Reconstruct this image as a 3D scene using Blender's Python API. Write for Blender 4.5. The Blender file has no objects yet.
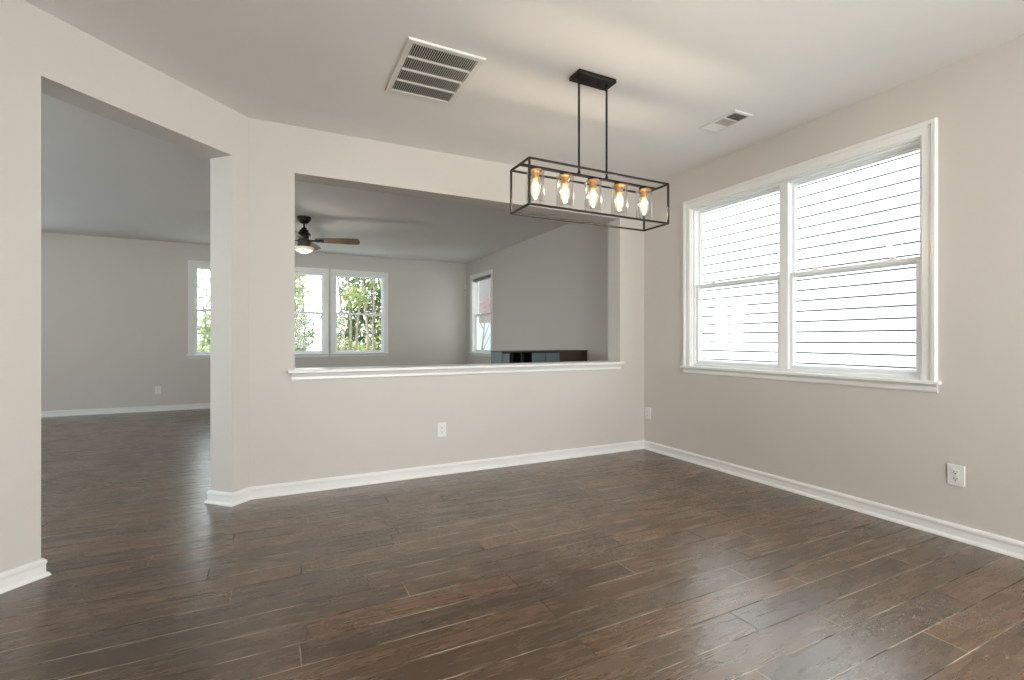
import bpy, bmesh, math, random
from mathutils import Vector, Matrix

S = bpy.context.scene
COL = S.collection
R = math.radians
random.seed(11)

# ------------------------------------------------------------------ camera
cam_d = bpy.data.cameras.new('camera')
cam_d.sensor_width = 36.0
cam_d.lens = 483.0 / 1024.0 * 36.0
cam_d.clip_start = 0.05
cam_d.clip_end = 300
cam = bpy.data.objects.new('camera', cam_d)
cam.location = (0, 0, 1.143)
cam.rotation_euler = (R(90), 0, R(-26.4))
COL.objects.link(cam)
S.camera = cam

# ------------------------------------------------------------------ view
S.view_settings.view_transform = 'Standard'
S.view_settings.look = 'None'
S.view_settings.gamma = 1.0
S.view_settings.use_curve_mapping = False
S.view_settings.exposure = 0.0
S.cycles.use_denoising = True
S.cycles.max_bounces = 10
S.cycles.diffuse_bounces = 7
S.cycles.transparent_max_bounces = 24
S.cycles.sample_clamp_indirect = 6.0
S.cycles.caustics_reflective = False
S.cycles.caustics_refractive = False

# ------------------------------------------------------------------ world: bright hazy daylight sky
W = bpy.data.worlds.new('sky')
S.world = W
W.use_nodes = True
wn, wl = W.node_tree.nodes, W.node_tree.links
wn.clear()
wo = wn.new('ShaderNodeOutputWorld')
wb = wn.new('ShaderNodeBackground')
wt = wn.new('ShaderNodeTexCoord')
wsx = wn.new('ShaderNodeSeparateXYZ')
wr = wn.new('ShaderNodeValToRGB')
wr.color_ramp.elements[0].position = 0.0
wr.color_ramp.elements[0].color = (1.0, 0.99, 0.95, 1)
wr.color_ramp.elements[1].position = 0.7
wr.color_ramp.elements[1].color = (0.60, 0.78, 1.0, 1)
wl.new(wt.outputs['Generated'], wsx.inputs[0])
wl.new(wsx.outputs['Z'], wr.inputs[0])
wl.new(wr.outputs[0], wb.inputs[0])
wb.inputs[1].default_value = 5.0
wl.new(wb.outputs[0], wo.inputs[0])

# ------------------------------------------------------------------ sun (high, over our own roof on to the neighbour's siding)
sd = bpy.data.lights.new('sun', 'SUN')
sd.energy = 9.5
sd.color = (1.0, 0.96, 0.9)
sd.angle = R(1.0)
so = bpy.data.objects.new('sun', sd)
so.rotation_euler = Vector((0.66, -0.03, -0.75)).to_track_quat('-Z', 'Y').to_euler()
COL.objects.link(so)

# ------------------------------------------------------------------ fill lamps added behind the camera / out of frame, standing in for daylight
def fill_lamp(name, loc, direction, sx, sy, power, color=(1, 1, 1)):
    d = bpy.data.lights.new(name, 'AREA')
    d.shape = 'RECTANGLE'
    d.size, d.size_y = sx, sy
    d.energy = power
    d.color = color
    o = bpy.data.objects.new(name, d)
    o.location = loc
    o.rotation_euler = Vector(direction).to_track_quat('-Z', 'Z').to_euler()
    COL.objects.link(o)
    return o

fill_lamp('fill_behind_camera', (1.55, -2.85, 1.25), (0, 0.97, 0.22), 2.6, 2.1, 185, (0.98, 0.985, 1.0))
fill_lamp('fill_right_rear', (3.85, -1.1, 1.62), (-1, 0, 0), 1.5, 1.4, 95, (0.95, 0.98, 1.0))
fill_lamp('fill_family_left', (-5.78, 3.0, 1.62), (1, 0.25, 0.3), 3.6, 1.45, 185, (0.78, 0.91, 1.0))
fill_lamp('fill_family_front', (-3.9, -0.24, 1.62), (0.1, 1, 0.15), 1.9, 1.45, 20, (0.78, 0.91, 1.0))
fill_lamp('fill_far_left', (-4.5, 9.76, 1.62), (0.30, -1, 0.0), 1.3, 1.45, 105, (0.78, 0.91, 1.0))

# ------------------------------------------------------------------ materials
def new_mat(name):
    m = bpy.data.materials.new(name)
    m.use_nodes = True
    n, l = m.node_tree.nodes, m.node_tree.links
    return m, n, l, n['Principled BSDF']

def simple(name, col, rough=0.5, metal=0.0, var=0.04, scale=8.0, bump=0.0, bscale=200.0, coat=0.0, spec=0.5):
    m, n, l, p = new_mat(name)
    tc = n.new('ShaderNodeTexCoord')
    nz = n.new('ShaderNodeTexNoise')
    nz.inputs['Scale'].default_value = scale
    nz.inputs['Detail'].default_value = 3
    l.new(tc.outputs['Object'], nz.inputs['Vector'])
    mx = n.new('ShaderNodeMix'); mx.data_type = 'RGBA'
    a = [max(0, c * (1 - var)) for c in col]; b = [min(1, c * (1 + var)) for c in col]
    mx.inputs[6].default_value = (*a, 1); mx.inputs[7].default_value = (*b, 1)
    l.new(nz.outputs[0], mx.inputs[0])
    l.new(mx.outputs[2], p.inputs['Base Color'])
    p.inputs['Roughness'].default_value = rough
    p.inputs['Metallic'].default_value = metal
    p.inputs['Coat Weight'].default_value = coat
    p.inputs['Specular IOR Level'].default_value = spec
    if bump > 0:
        nb = n.new('ShaderNodeTexNoise'); nb.inputs['Scale'].default_value = bscale
        nb.inputs['Detail'].default_value = 2
        l.new(tc.outputs['Object'], nb.inputs['Vector'])
        bp = n.new('ShaderNodeBump'); bp.inputs['Strength'].default_value = bump
        bp.inputs['Distance'].default_value = 0.002
        l.new(nb.outputs[0], bp.inputs['Height'])
        l.new(bp.outputs[0], p.inputs['Normal'])
    return m

def glass_thin(name, tint=(1, 1, 1), rough=0.0, fres=0.06, edge=0.5):
    """thin pane: lets daylight through, mirrors a little at grazing angles"""
    m, n, l, p = new_mat(name)
    n.remove(p)
    out = n['Material Output']
    t = n.new('ShaderNodeBsdfTransparent'); t.inputs[0].default_value = (*tint, 1)
    g = n.new('ShaderNodeBsdfGlossy'); g.inputs['Roughness'].default_value = rough
    lw = n.new('ShaderNodeLayerWeight'); lw.inputs['Blend'].default_value = 0.25
    mp = n.new('ShaderNodeMapRange')
    mp.inputs['To Min'].default_value = fres; mp.inputs['To Max'].default_value = edge
    l.new(lw.outputs['Facing'], mp.inputs['Value'])
    mx = n.new('ShaderNodeMixShader')
    l.new(mp.outputs[0], mx.inputs[0]); l.new(t.outputs[0], mx.inputs[1]); l.new(g.outputs[0], mx.inputs[2])
    l.new(mx.outputs[0], out.inputs[0])
    return m

def emit_mat(name, col, strength):
    m, n, l, p = new_mat(name)
    p.inputs['Base Color'].default_value = (*col, 1)
    p.inputs['Emission Color'].default_value = (*col, 1)
    p.inputs['Emission Strength'].default_value = strength
    return m

M = {}
M['wall'] = simple('greige wall paint', (0.60, 0.560, 0.518), 0.55, var=0.012, scale=2, bump=0.10, bscale=260)
M['ceiling'] = simple('ceiling paint', (0.78, 0.76, 0.74), 0.8, var=0.01, scale=2, bump=0.10, bscale=200)
M['trim'] = simple('white semi gloss trim', (0.80, 0.79, 0.77), 0.28, var=0.01)
M['vinyl'] = simple('white vinyl sash', (0.80, 0.81, 0.81), 0.35, var=0.01)
M['plastic'] = simple('white plastic plate', (0.78, 0.77, 0.75), 0.3, var=0.01)
M['slot'] = simple('dark slot', (0.05, 0.045, 0.04), 0.6)
M['vent_white'] = simple('white enamelled steel', (0.72, 0.70, 0.66), 0.4, var=0.01)
M['duct'] = simple('painted dark duct shade', (0.022, 0.02, 0.02), 0.9)  # flat plate colour, shade of the cavity above the louvers painted in
M['filter'] = simple('painted grey duct shade', (0.16, 0.155, 0.13), 0.9)  # lighter plate colour, shade of the register cavity painted in
M['iron'] = simple('matte bronze black iron', (0.022, 0.018, 0.016), 0.42, metal=0.6, var=0.15, scale=30)
M['brass'] = simple('brushed brass', (0.62, 0.36, 0.13), 0.32, metal=1.0, var=0.08, scale=40)
M['lamp_glass'] = glass_thin('clear lamp glass', (0.97, 0.97, 0.96), 0.02, 0.05, 0.45)
M['pane'] = glass_thin('window pane glass', (0.96, 0.98, 0.97), 0.0, 0.012, 0.25)
M['filament'] = emit_mat('glowing filament', (1.0, 0.62, 0.28), 60)
M['fan_light'] = emit_mat('lit frosted bowl', (1.0, 0.86, 0.70), 0.12)
M['roof'] = simple('asphalt shingles', (0.10, 0.10, 0.105), 0.9, var=0.3, scale=40)
M['lap_shadow'] = simple('dark shadow gap behind laps', (0.10, 0.10, 0.10), 0.8)  # shadow lines between the laps put in as a dark colour
M['siding'] = simple('white lap siding', (0.70, 0.70, 0.69), 0.6, var=0.02, scale=3, bump=0.1, bscale=60)
M['teal'] = simple('blue grey painted doors', (0.15, 0.195, 0.21), 0.4, var=0.06, scale=10)
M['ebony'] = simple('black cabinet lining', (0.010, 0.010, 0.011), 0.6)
M['walnut'] = simple('dark brown cabinet wood', (0.065, 0.05, 0.036), 0.45, var=0.2, scale=12)
M['copper'] = simple('copper coloured pull', (0.42, 0.16, 0.07), 0.35, metal=0.8)

# bulb envelope: clear glass, faintly glowing from the filament inside
m, n, l, p = new_mat('lit bulb glass'); n.remove(p)
t = n.new('ShaderNodeBsdfTransparent'); e = n.new('ShaderNodeEmission'); g = n.new('ShaderNodeBsdfGlossy'); g.inputs['Roughness'].default_value = 0.05
e.inputs[0].default_value = (1.0, 0.80, 0.55, 1); e.inputs[1].default_value = 1.9
mx = n.new('ShaderNodeMixShader'); mx.inputs[0].default_value = 0.4
l.new(t.outputs[0], mx.inputs[1]); l.new(e.outputs[0], mx.inputs[2])
mx2 = n.new('ShaderNodeMixShader'); mx2.inputs[0].default_value = 0.08
l.new(mx.outputs[0], mx2.inputs[1]); l.new(g.outputs[0], mx2.inputs[2]); l.new(mx2.outputs[0], n['Material Output'].inputs[0])
M['bulb'] = m

# wood for the fan blades
m, n, l, p = new_mat('weathered fan blade wood')
tc = n.new('ShaderNodeTexCoord'); mp = n.new('ShaderNodeMapping'); mp.inputs['Scale'].default_value = (2, 40, 2)
nz = n.new('ShaderNodeTexNoise'); nz.inputs['Scale'].default_value = 3
rp = n.new('ShaderNodeValToRGB'); rp.color_ramp.elements[0].color = (0.06, 0.035, 0.02, 1); rp.color_ramp.elements[1].color = (0.26, 0.18, 0.11, 1)
l.new(tc.outputs['Object'], mp.inputs[0]); l.new(mp.outputs[0], nz.inputs['Vector']); l.new(nz.outputs[0], rp.inputs[0]); l.new(rp.outputs[0], p.inputs['Base Color'])
p.inputs['Roughness'].default_value = 0.45
M['blade'] = m

# hand scraped wide plank floor
def floor_material(name, worn_edge):
    m, n, l, p = new_mat(name)
    def math_(op, a, b=None, clamp=False):
        q = n.new('ShaderNodeMath'); q.operation = op; q.use_clamp = clamp
        for i, v in enumerate((a, b)):
            if v is None: continue
            if isinstance(v, (int, float)): q.inputs[i].default_value = v
            else: l.new(v, q.inputs[i])
        return q.outputs[0]
    def ramp(fac, stops):
        r = n.new('ShaderNodeValToRGB')
        while len(r.color_ramp.elements) < len(stops): r.color_ramp.elements.new(0.5)
        for e_, (pos, c) in zip(r.color_ramp.elements, stops):
            e_.position = pos; e_.color = (*c, 1)
        l.new(fac, r.inputs[0]); return r.outputs[0]
    def mix(fac, a, b, mode='MIX'):
        q = n.new('ShaderNodeMix'); q.data_type = 'RGBA'; q.blend_type = mode
        if isinstance(fac, (int, float)): q.inputs[0].default_value = fac
        else: l.new(fac, q.inputs[0])
        for i, v in ((6, a), (7, b)):
            if isinstance(v, tuple): q.inputs[i].default_value = (*v, 1)
            else: l.new(v, q.inputs[i])
        return q.outputs[2]
    tc = n.new('ShaderNodeTexCoord')
    at = n.new('ShaderNodeAttribute'); at.attribute_name = 'plank'
    sp = n.new('ShaderNodeSeparateXYZ'); l.new(at.outputs['Color'], sp.inputs[0])
    off = n.new('ShaderNodeVectorMath'); off.operation = 'SCALE'; off.inputs['Scale'].default_value = 37.0
    l.new(at.outputs['Color'], off.inputs[0])
    add = n.new('ShaderNodeVectorMath'); add.operation = 'ADD'
    l.new(tc.outputs['Object'], add.inputs[0]); l.new(off.outputs[0], add.inputs[1])
    def noise(src, scl, scale, detail=4, rough=0.6, dist=0.0):
        mp = n.new('ShaderNodeMapping'); mp.inputs['Scale'].default_value = scl
        l.new(src, mp.inputs[0])
        q = n.new('ShaderNodeTexNoise'); q.inputs['Scale'].default_value = scale
        q.inputs['Detail'].default_value = detail; q.inputs['Roughness'].default_value = rough
        q.inputs['Distortion'].default_value = dist
        l.new(mp.outputs[0], q.inputs['Vector']); return q.outputs[0]
    V = add.outputs[0]; O = tc.outputs['Object']
    grain = noise(V, (1.0, 9, 1), 3.0, 5, 0.6, 0.6)
    fine = noise(V, (3, 90, 1), 3.0, 3, 0.6)
    blotch = noise(V, (1.2, 4, 1), 1.3, 3, 0.5)
    # cathedral figure
    mpw = n.new('ShaderNodeMapping'); mpw.inputs['Scale'].default_value = (0.55, 5.0, 1); l.new(V, mpw.inputs[0])
    wv = n.new('ShaderNodeTexNoise'); wv.inputs['Scale'].default_value = 1.6; wv.inputs['Detail'].default_value = 1.5
    l.new(mpw.outputs[0], wv.inputs['Vector'])
    rings = math_('SINE', math_('MULTIPLY', wv.outputs[0], 120.0))
    rings01 = math_('MULTIPLY_ADD', rings, 0.5); rings01.node.inputs[2].default_value = 0.5
    base = ramp(grain, [(0.25, (0.058, 0.030, 0.012)), (0.5, (0.090, 0.048, 0.021)), (0.78, (0.128, 0.071, 0.034))])
    tone = ramp(sp.outputs[0], [(0.0, (0.70, 0.72, 0.78)), (0.5, (1.0, 1.0, 1.0)), (1.0, (1.35, 1.22, 1.12))])
    c = mix(1.0, base, tone, 'MULTIPLY')
    c = mix(math_('MULTIPLY', rings01, 0.08), c, (0.20, 0.145, 0.10))
    c = mix(math_('MULTIPLY', ramp(blotch, [(0.55, (0, 0, 0)), (0.8, (1, 1, 1))]), 0.45), c, (0.050, 0.038, 0.030))
    # worn places: pale flecks where the finish is scraped off
    area = ramp(noise(O, (1, 1.6, 1), 0.9, 2, 0.5), [(0.47, (0, 0, 0)), (0.66, (1, 1, 1))])
    a_ = n.new('ShaderNodeRGBToBW'); l.new(area, a_.inputs[0]); area = a_.outputs[0]
    for (sx, sy, rx, ry, amt) in ((0.70, 2.62, 0.34, 0.13, 1.0), (0.80, 2.32, 0.30, 0.08, 0.6), (1.15, 1.96, 0.24, 0.10, 0.95), (1.70, 2.04, 0.34, 0.14, 0.8), (2.50, 2.33, 0.42, 0.16, 1.0), (2.08, 2.50, 0.4, 0.14, 0.7), (1.72, 1.28, 0.6, 0.10, 0.7), (2.75, 0.90, 0.3, 0.10, 0.7)):
        mpp = n.new('ShaderNodeMapping'); mpp.vector_type = 'POINT'
        mpp.inputs['Location'].default_value = (-sx / rx, -sy / ry, 0)
        mpp.inputs['Scale'].default_value = (1 / rx, 1 / ry, 0)
        l.new(O, mpp.inputs[0])
        ln = n.new('ShaderNodeVectorMath'); ln.operation = 'LENGTH'; l.new(mpp.outputs[0], ln.inputs[0])
        spot = math_('MULTIPLY', math_('SUBTRACT', 1.0, ln.outputs['Value'], True), amt * 1.3)
        area = math_('MAXIMUM', area, spot)
    area = math_('MAXIMUM', area, math_('MULTIPLY', math_('SUBTRACT', sp.outputs[1], 0.72, True), 2.2))
    fl = noise(O, (1, 2.4, 1), 42.0, 4, 0.7, 1.5)
    fl2 = noise(V, (2, 9, 1), 14.0, 5, 0.7, 1.5)
    thr = math_('MULTIPLY_ADD', area, -0.16); thr.node.inputs[2].default_value = 0.73
    flm = math_('MULTIPLY', math_('SUBTRACT', fl, thr, True), 14.0, True)
    thr2 = math_('MULTIPLY_ADD', area, -0.20); thr2.node.inputs[2].default_value = 0.86
    flm2 = math_('MULTIPLY', math_('SUBTRACT', fl2, thr2, True), 9.0, True)
    fm = math_('MULTIPLY', math_('MAXIMUM', flm, flm2), 0.75)
    c = mix(fm, c, (0.42, 0.35, 0.27))
    if worn_edge:
        wz = noise(O, (1.4, 1, 1), 1.7, 3, 0.6)
        k = math_('MULTIPLY', math_('SUBTRACT', wz, 0.44, True), 8.0, True)
        c = mix(k, (0.030, 0.020, 0.014), (0.42, 0.34, 0.25))
    l.new(c, p.inputs['Base Color'])
    ro = math_('MULTIPLY_ADD', grain, 0.14); ro.node.inputs[2].default_value = 0.20
    ro = math_('ADD', ro, math_('MULTIPLY', fm, 0.3))
    if worn_edge: p.inputs['Roughness'].default_value = 0.75
    else: l.new(ro, p.inputs['Roughness'])
    p.inputs['Specular IOR Level'].default_value = 0.5 if worn_edge else 0.95; p.inputs['IOR'].default_value = 1.66; p.inputs['Coat Weight'].default_value = 0.0; p.inputs['Coat Roughness'].default_value = 0.20; p.inputs['Coat IOR'].default_value = 1.5
    h = math_('ADD', math_('MULTIPLY', grain, 0.25), math_('MULTIPLY', rings01, 0.13))
    h = math_('ADD', h, math_('MULTIPLY', noise(O, (1, 1.8, 1), 38.0, 3, 0.6, 0.8), 0.7))
    h = math_('ADD', h, math_('MULTIPLY', fine, 0.06))
    h = math_('ADD', h, math_('MULTIPLY', blotch, 1.6))
    h = math_('SUBTRACT', h, math_('MULTIPLY', fm, 0.35))
    bp = n.new('ShaderNodeBump'); bp.inputs['Strength'].default_value = 0.36; bp.inputs['Distance'].default_value = 0.002
    l.new(h, bp.inputs['Height']); l.new(bp.outputs[0], p.inputs['Normal']); l.new(bp.outputs[0], p.inputs['Coat Normal'])
    return m
M['floor'] = floor_material('hand scraped brown planks', False)
M['floor_edge'] = floor_material('worn plank edges', True)

def leaf_mat(name, col):
    m, n, l, p = new_mat(name)
    n.remove(p)
    tc = n.new('ShaderNodeTexCoord'); nz = n.new('ShaderNodeTexNoise'); nz.inputs['Scale'].default_value = 2.5
    l.new(tc.outputs['Object'], nz.inputs['Vector'])
    mx = n.new('ShaderNodeMix'); mx.data_type = 'RGBA'
    mx.inputs[6].default_value = (*[c * 0.6 for c in col], 1); mx.inputs[7].default_value = (*[min(1, c * 1.35) for c in col], 1)
    l.new(nz.outputs[0], mx.inputs[0])
    d = n.new('ShaderNodeBsdfDiffuse'); tr = n.new('ShaderNodeBsdfTranslucent')
    l.new(mx.outputs[2], d.inputs[0]); l.new(mx.outputs[2], tr.inputs[0])
    ms = n.new('ShaderNodeMixShader'); ms.inputs[0].default_value = 0.5
    l.new(d.outputs[0], ms.inputs[1]); l.new(tr.outputs[0], ms.inputs[2]); l.new(ms.outputs[0], n['Material Output'].inputs[0])
    return m
M['leaf'] = leaf_mat('yellow green leaves', (0.34, 0.38, 0.15))
M['leaf_pale'] = leaf_mat('pale sunlit leaves', (0.36, 0.40, 0.22))
M['leaf_dark'] = leaf_mat('mid green leaves', (0.14, 0.19, 0.075))
M['leaf_pink'] = leaf_mat('pink blossom', (0.36, 0.16, 0.14))
M['bark'] = simple('smooth pale bark', (0.24, 0.19, 0.15), 0.8, var=0.2, scale=10, bump=0.3, bscale=20)
M['lawn'] = simple('lawn', (0.08, 0.11, 0.035), 0.9, var=0.3, scale=6)
M['concrete'] = simple('pale concrete', (0.42, 0.41, 0.38), 0.85, var=0.08, scale=5)
M['brick'] = simple('pale painted brick', (0.30, 0.25, 0.23), 0.8, var=0.12, scale=14)

# ------------------------------------------------------------------ mesh helpers
def box(bm, x0, x1, y0, y1, z0, z1):
    v = [bm.verts.new((x, y, z)) for z in (z0, z1) for y in (y0, y1) for x in (x0, x1)]
    for f in ((0, 2, 3, 1), (4, 5, 7, 6), (0, 1, 5, 4), (2, 6, 7, 3), (0, 4, 6, 2), (1, 3, 7, 5)):
        bm.faces.new([v[i] for i in f])

def prism(bm, pts, z0, z1):
    a = [bm.verts.new((x, y, z0)) for x, y in pts]; b = [bm.verts.new((x, y, z1)) for x, y in pts]
    bm.faces.new(a[::-1]); bm.faces.new(b)
    k = len(pts)
    for i in range(k): bm.faces.new((a[i], a[(i + 1) % k], b[(i + 1) % k], b[i]))

def lathe(bm, prof, c=(0, 0, 0), seg=28, cap=True):
    rings = []
    for r, z in prof:
        rings.append([bm.verts.new((c[0] + r * math.cos(2 * math.pi * i / seg), c[1] + r * math.sin(2 * math.pi * i / seg), c[2] + z)) for i in range(seg)])
    for a, b in zip(rings, rings[1:]):
        for i in range(seg): bm.faces.new((a[i], a[(i + 1) % seg], b[(i + 1) % seg], b[i]))
    if cap:
        if prof[0][0] > 1e-5: bm.faces.new(rings[0][::-1])
        if prof[-1][0] > 1e-5: bm.faces.new(rings[-1])

def tube(bm, pts, radii, seg=8):
    rings = []
    for i, p_ in enumerate(pts):
        p_ = Vector(p_)
        d = (Vector(pts[min(i + 1, len(pts) - 1)]) - Vector(pts[max(i - 1, 0)])).normalized()
        u = d.cross(Vector((0, 1, 0.01))).normalized() if abs(d.y) < 0.95 else d.cross(Vector((1, 0, 0))).normalized()
        w = d.cross(u)
        r = radii[i] if isinstance(radii, (list, tuple)) else radii
        rings.append([bm.verts.new(p_ + r * (math.cos(2 * math.pi * k / seg) * u + math.sin(2 * math.pi * k / seg) * w)) for k in range(seg)])
    for a, b in zip(rings, rings[1:]):
        for i in range(seg): bm.faces.new((a[i], a[(i + 1) % seg], b[(i + 1) % seg], b[i]))
    bm.faces.new(rings[0][::-1]); bm.faces.new(rings[-1])

def miters(path, closed=False):
    k = len(path); out = []
    for i in range(k):
        ds = []
        if closed or i > 0: ds.append((Vector(path[i]) - Vector(path[i - 1])).normalized())
        if closed or i < k - 1: ds.append((Vector(path[(i + 1) % k]) - Vector(path[i])).normalized())
        ns = [Vector((-d.y, d.x)) for d in ds]
        if len(ns) == 1: out.append(ns[0])
        else:
            s = ns[0] + ns[1]; out.append(s / (1 + ns[0].dot(ns[1])))
    return out

def sweep(bm, path, prof, to3, closed=False, ms=None):
    ms = ms or miters(path, closed)
    rings = [[bm.verts.new(to3(p_[0] + m_.x * u, p_[1] + m_.y * u, v)) for u, v in prof] for p_, m_ in zip(path, ms)]
    k = len(prof)
    for a, b in (list(zip(rings, rings[1:])) + ([(rings[-1], rings[0])] if closed else [])):
        for i in range(k): bm.faces.new((a[i], b[i], b[(i + 1) % k], a[(i + 1) % k]))
    if not closed:
        bm.faces.new(rings[0]); bm.faces.new(rings[-1][::-1])

def obj(name, bm, mat, parent=None, bevel=0.0, smooth=False, seg=2):
    bmesh.ops.recalc_face_normals(bm, faces=bm.faces)
    me = bpy.data.meshes.new(name); bm.to_mesh(me); bm.free()
    o = bpy.data.objects.new(name, me); COL.objects.link(o)
    for mm in (mat if isinstance(mat, (list, tuple)) else [mat]): me.materials.append(mm)
    if parent: o.parent = parent
    if bevel > 0:
        b = o.modifiers.new('bevel', 'BEVEL'); b.width = bevel; b.segments = seg; b.limit_method = 'ANGLE'
    if smooth:
        for f in me.polygons: f.use_smooth = True
    return o

def B(name, mat, boxes, parent=None, bevel=0.0):
    bm = bmesh.new()
    for b in boxes: box(bm, *b)
    return obj(name, bm, mat, parent, bevel)

def tag(o, label=None, cat=None, group=None, kind=None):
    if label: o['label'] = label
    if cat: o['category'] = cat
    if group: o['group'] = group
    if kind: o['kind'] = kind
    return o

def empty(name, loc, rz=0.0):
    o = bpy.data.objects.new(name, None); COL.objects.link(o)
    o.location = loc; o.rotation_euler = (0, 0, rz); o.empty_display_size = 0.1
    return o

def struct(o, label, cat): return tag(o, label, cat, kind='structure')

def copy_tree(o, parent=None):
    c = o.copy(); COL.objects.link(c)
    if parent: c.parent = parent
    for ch in [q for q in o.children]:
        copy_tree(ch, c)
    return c

# ------------------------------------------------------------------ room geometry (metres)
H = 2.74
YB, YB2 = 3.95, 4.15          # half wall with the pass-through
XR, XRF, XO = 3.52, 3.64, 3.78  # right wall: dining face, family room face, outer face
YF, YFO = 9.5, 9.64           # far wall
YN, YNO = -2.5, -2.68         # wall behind the camera
XL, XLO = -5.5, -5.68
P0 = (-0.15, 3.95); P1 = (-0.249, 3.852); P2 = (-1.0, 3.101); P3 = (-1.14, 2.961)
q = 0.1414
P1b = (P1[0] - q, P1[1] + q); P2b = (P2[0] - q, P2[1] + q)
P0b = (-0.233, 4.15)
DZ = 2.42

def wall(name, axis, a0, a1, t0, t1, holes, label, z0=0.0, z1=H):
    """wall slab running along axis ('x' or 'y') from a0 to a1, thickness t0..t1, holes (a,b,z,z)"""
    xs = sorted({a0, a1, *[h[0] for h in holes], *[h[1] for h in holes]})
    zs = sorted({z0, z1, *[h[2] for h in holes], *[h[3] for h in holes]})
    bm = bmesh.new()
    vs = {}
    def V(i, j, t):
        k = (i, j, t)
        if k not in vs:
            vs[k] = bm.verts.new((xs[i], t, zs[j]) if axis == 'x' else (t, xs[i], zs[j]))
        return vs[k]
    nx, nz = len(xs) - 1, len(zs) - 1
    def solid(i, j):
        if i < 0 or j < 0 or i >= nx or j >= nz: return False
        cx_, cz = (xs[i] + xs[i + 1]) / 2, (zs[j] + zs[j + 1]) / 2
        return not any(h[0] < cx_ < h[1] and h[2] < cz < h[3] for h in holes)
    for i in range(nx):
        for j in range(nz):
            if not solid(i, j): continue
            for t in (t0, t1): bm.faces.new((V(i, j, t), V(i + 1, j, t), V(i + 1, j + 1, t), V(i, j + 1, t)))
            if not solid(i - 1, j): bm.faces.new((V(i, j, t0), V(i, j + 1, t0), V(i, j + 1, t1), V(i, j, t1)))
            if not solid(i + 1, j): bm.faces.new((V(i + 1, j, t0), V(i + 1, j + 1, t0), V(i + 1, j + 1, t1), V(i + 1, j, t1)))
            if not solid(i, j - 1): bm.faces.new((V(i, j, t0), V(i + 1, j, t0), V(i + 1, j, t1), V(i, j, t1)))
            if not solid(i, j + 1): bm.faces.new((V(i, j + 1, t0), V(i + 1, j + 1, t0), V(i + 1, j + 1, t1), V(i, j + 1, t1)))
    return struct(obj(name, bm, M['wall']), label, 'wall')

# --- the floor: every plank laid, one object
def make_floor():
    W_, y_ref = 0.1437, 1.70
    joints = {0: 1.055, -2: 1.051, 1: 1.592, -3: 1.72, -4: 2.035, -1: 2.047, 2: 0.124, 3: 0.55, -5: 2.70, 5: -0.165}
    X0, X1, Y0, Y1 = XLO, XO, YNO, YFO
    bm = bmesh.new()
    lay = bm.loops.layers.float_color.new('plank')
    rnd = random.Random(5)
    k0, k1 = int(math.floor((Y0 - y_ref) / W_)), int(math.ceil((Y1 - y_ref) / W_))
    g, dz = 0.0021, 0.0014
    for k in range(k0, k1):
        ya, yb = max(Y0, y_ref + k * W_), min(Y1, y_ref + (k + 1) * W_)
        if yb - ya < 0.01: continue
        cuts = []
        x = joints.get(k, X0 + rnd.uniform(1.5, 5.0))
        xx = x
        while xx < X1: cuts.append(xx); xx += rnd.choice((0.9, 1.2, 1.2, 1.5, 1.8))
        xx = x - rnd.choice((1.2, 1.5, 1.8))
        while xx > X0: cuts.append(xx); xx -= rnd.choice((0.9, 1.2, 1.5, 1.8))
        cuts = [X0] + sorted(c for c in cuts if X0 + 0.05 < c < X1 - 0.05) + [X1]
        for a, b in zip(cuts, cuts[1:]):
            col = (rnd.random(), rnd.random(), rnd.random(), 1)
            o4 = [bm.verts.new(p_) for p_ in ((a, ya, -dz), (b, ya, -dz), (b, yb, -dz), (a, yb, -dz))]
            i4 = [bm.verts.new(p_) for p_ in ((a + g, ya + g, 0), (b - g, ya + g, 0), (b - g, yb - g, 0), (a + g, yb - g, 0))]
            fs = [bm.faces.new(i4)]
            for i in range(4):
                f = bm.faces.new((o4[i], o4[(i + 1) % 4], i4[(i + 1) % 4], i4[i])); f.material_index = 1; fs.append(f)
            for f in fs:
                for lp in f.loops: lp[lay] = col
    # slab underneath
    box(bm, X0, X1, Y0, Y1, -0.15, -0.004)
    o = obj('floor', bm, [M['floor'], M['floor_edge']])
    struct(o, 'dark brown scuffed wide plank wood floor running through both rooms', 'floor')
make_floor()

struct(B('ceiling', M['ceiling'], [(XLO - 0.35, XO + 0.30, YNO - 0.3, YFO + 0.3, H, H + 0.25)]), 'smooth off-white ceiling over both rooms', 'ceiling')

WIN = dict(z0=0.90, z1=2.375)
wall('wall_right', 'y', YNO, YB2, XR, XR + 0.14, [(1.515, 3.315, 0.90, 2.375), (-1.85, -0.35, 0.90, 2.375)], 'greige dining room wall to the right with wide double window')
wall('wall_family_right', 'y', YB2, YFO, XRF, XO, [(8.20, 9.14, 0.90, 2.375)], 'shaded wall of the far room seen through the pass-through')
wall('wall_back', 'x', P0[0], XR, YB, YB2, [(0.150, 3.20, 0.90, 2.39)], 'half wall with the wide pass-through opening')
wall('wall_far', 'x', XL, XRF, YF, YFO, [(-5.15, -3.85, 0.90, 2.375), (-1.16, -0.265, 0.90, 2.375), (-0.04, 0.855, 0.90, 2.375), (1.045, 1.94, 0.90, 2.375)], 'farthest wall behind the ceiling fan with three windows')
wall('wall_family_left', 'y', 0.0, YFO, XLO, XL, [(1.0, 4.8, 0.90, 2.375)], 'left end wall of the far room')
wall('wall_front', 'x', P3[0], XR, YNO, YN, [(0.25, 2.85, 0.25, 2.35)], 'wall behind the camera with added glass door')
wall('wall_family_front', 'x', XL, -1.34, -0.15, 0.0, [(-4.9, -2.9, 0.90, 2.375)], 'near end wall of the far room')
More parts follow.
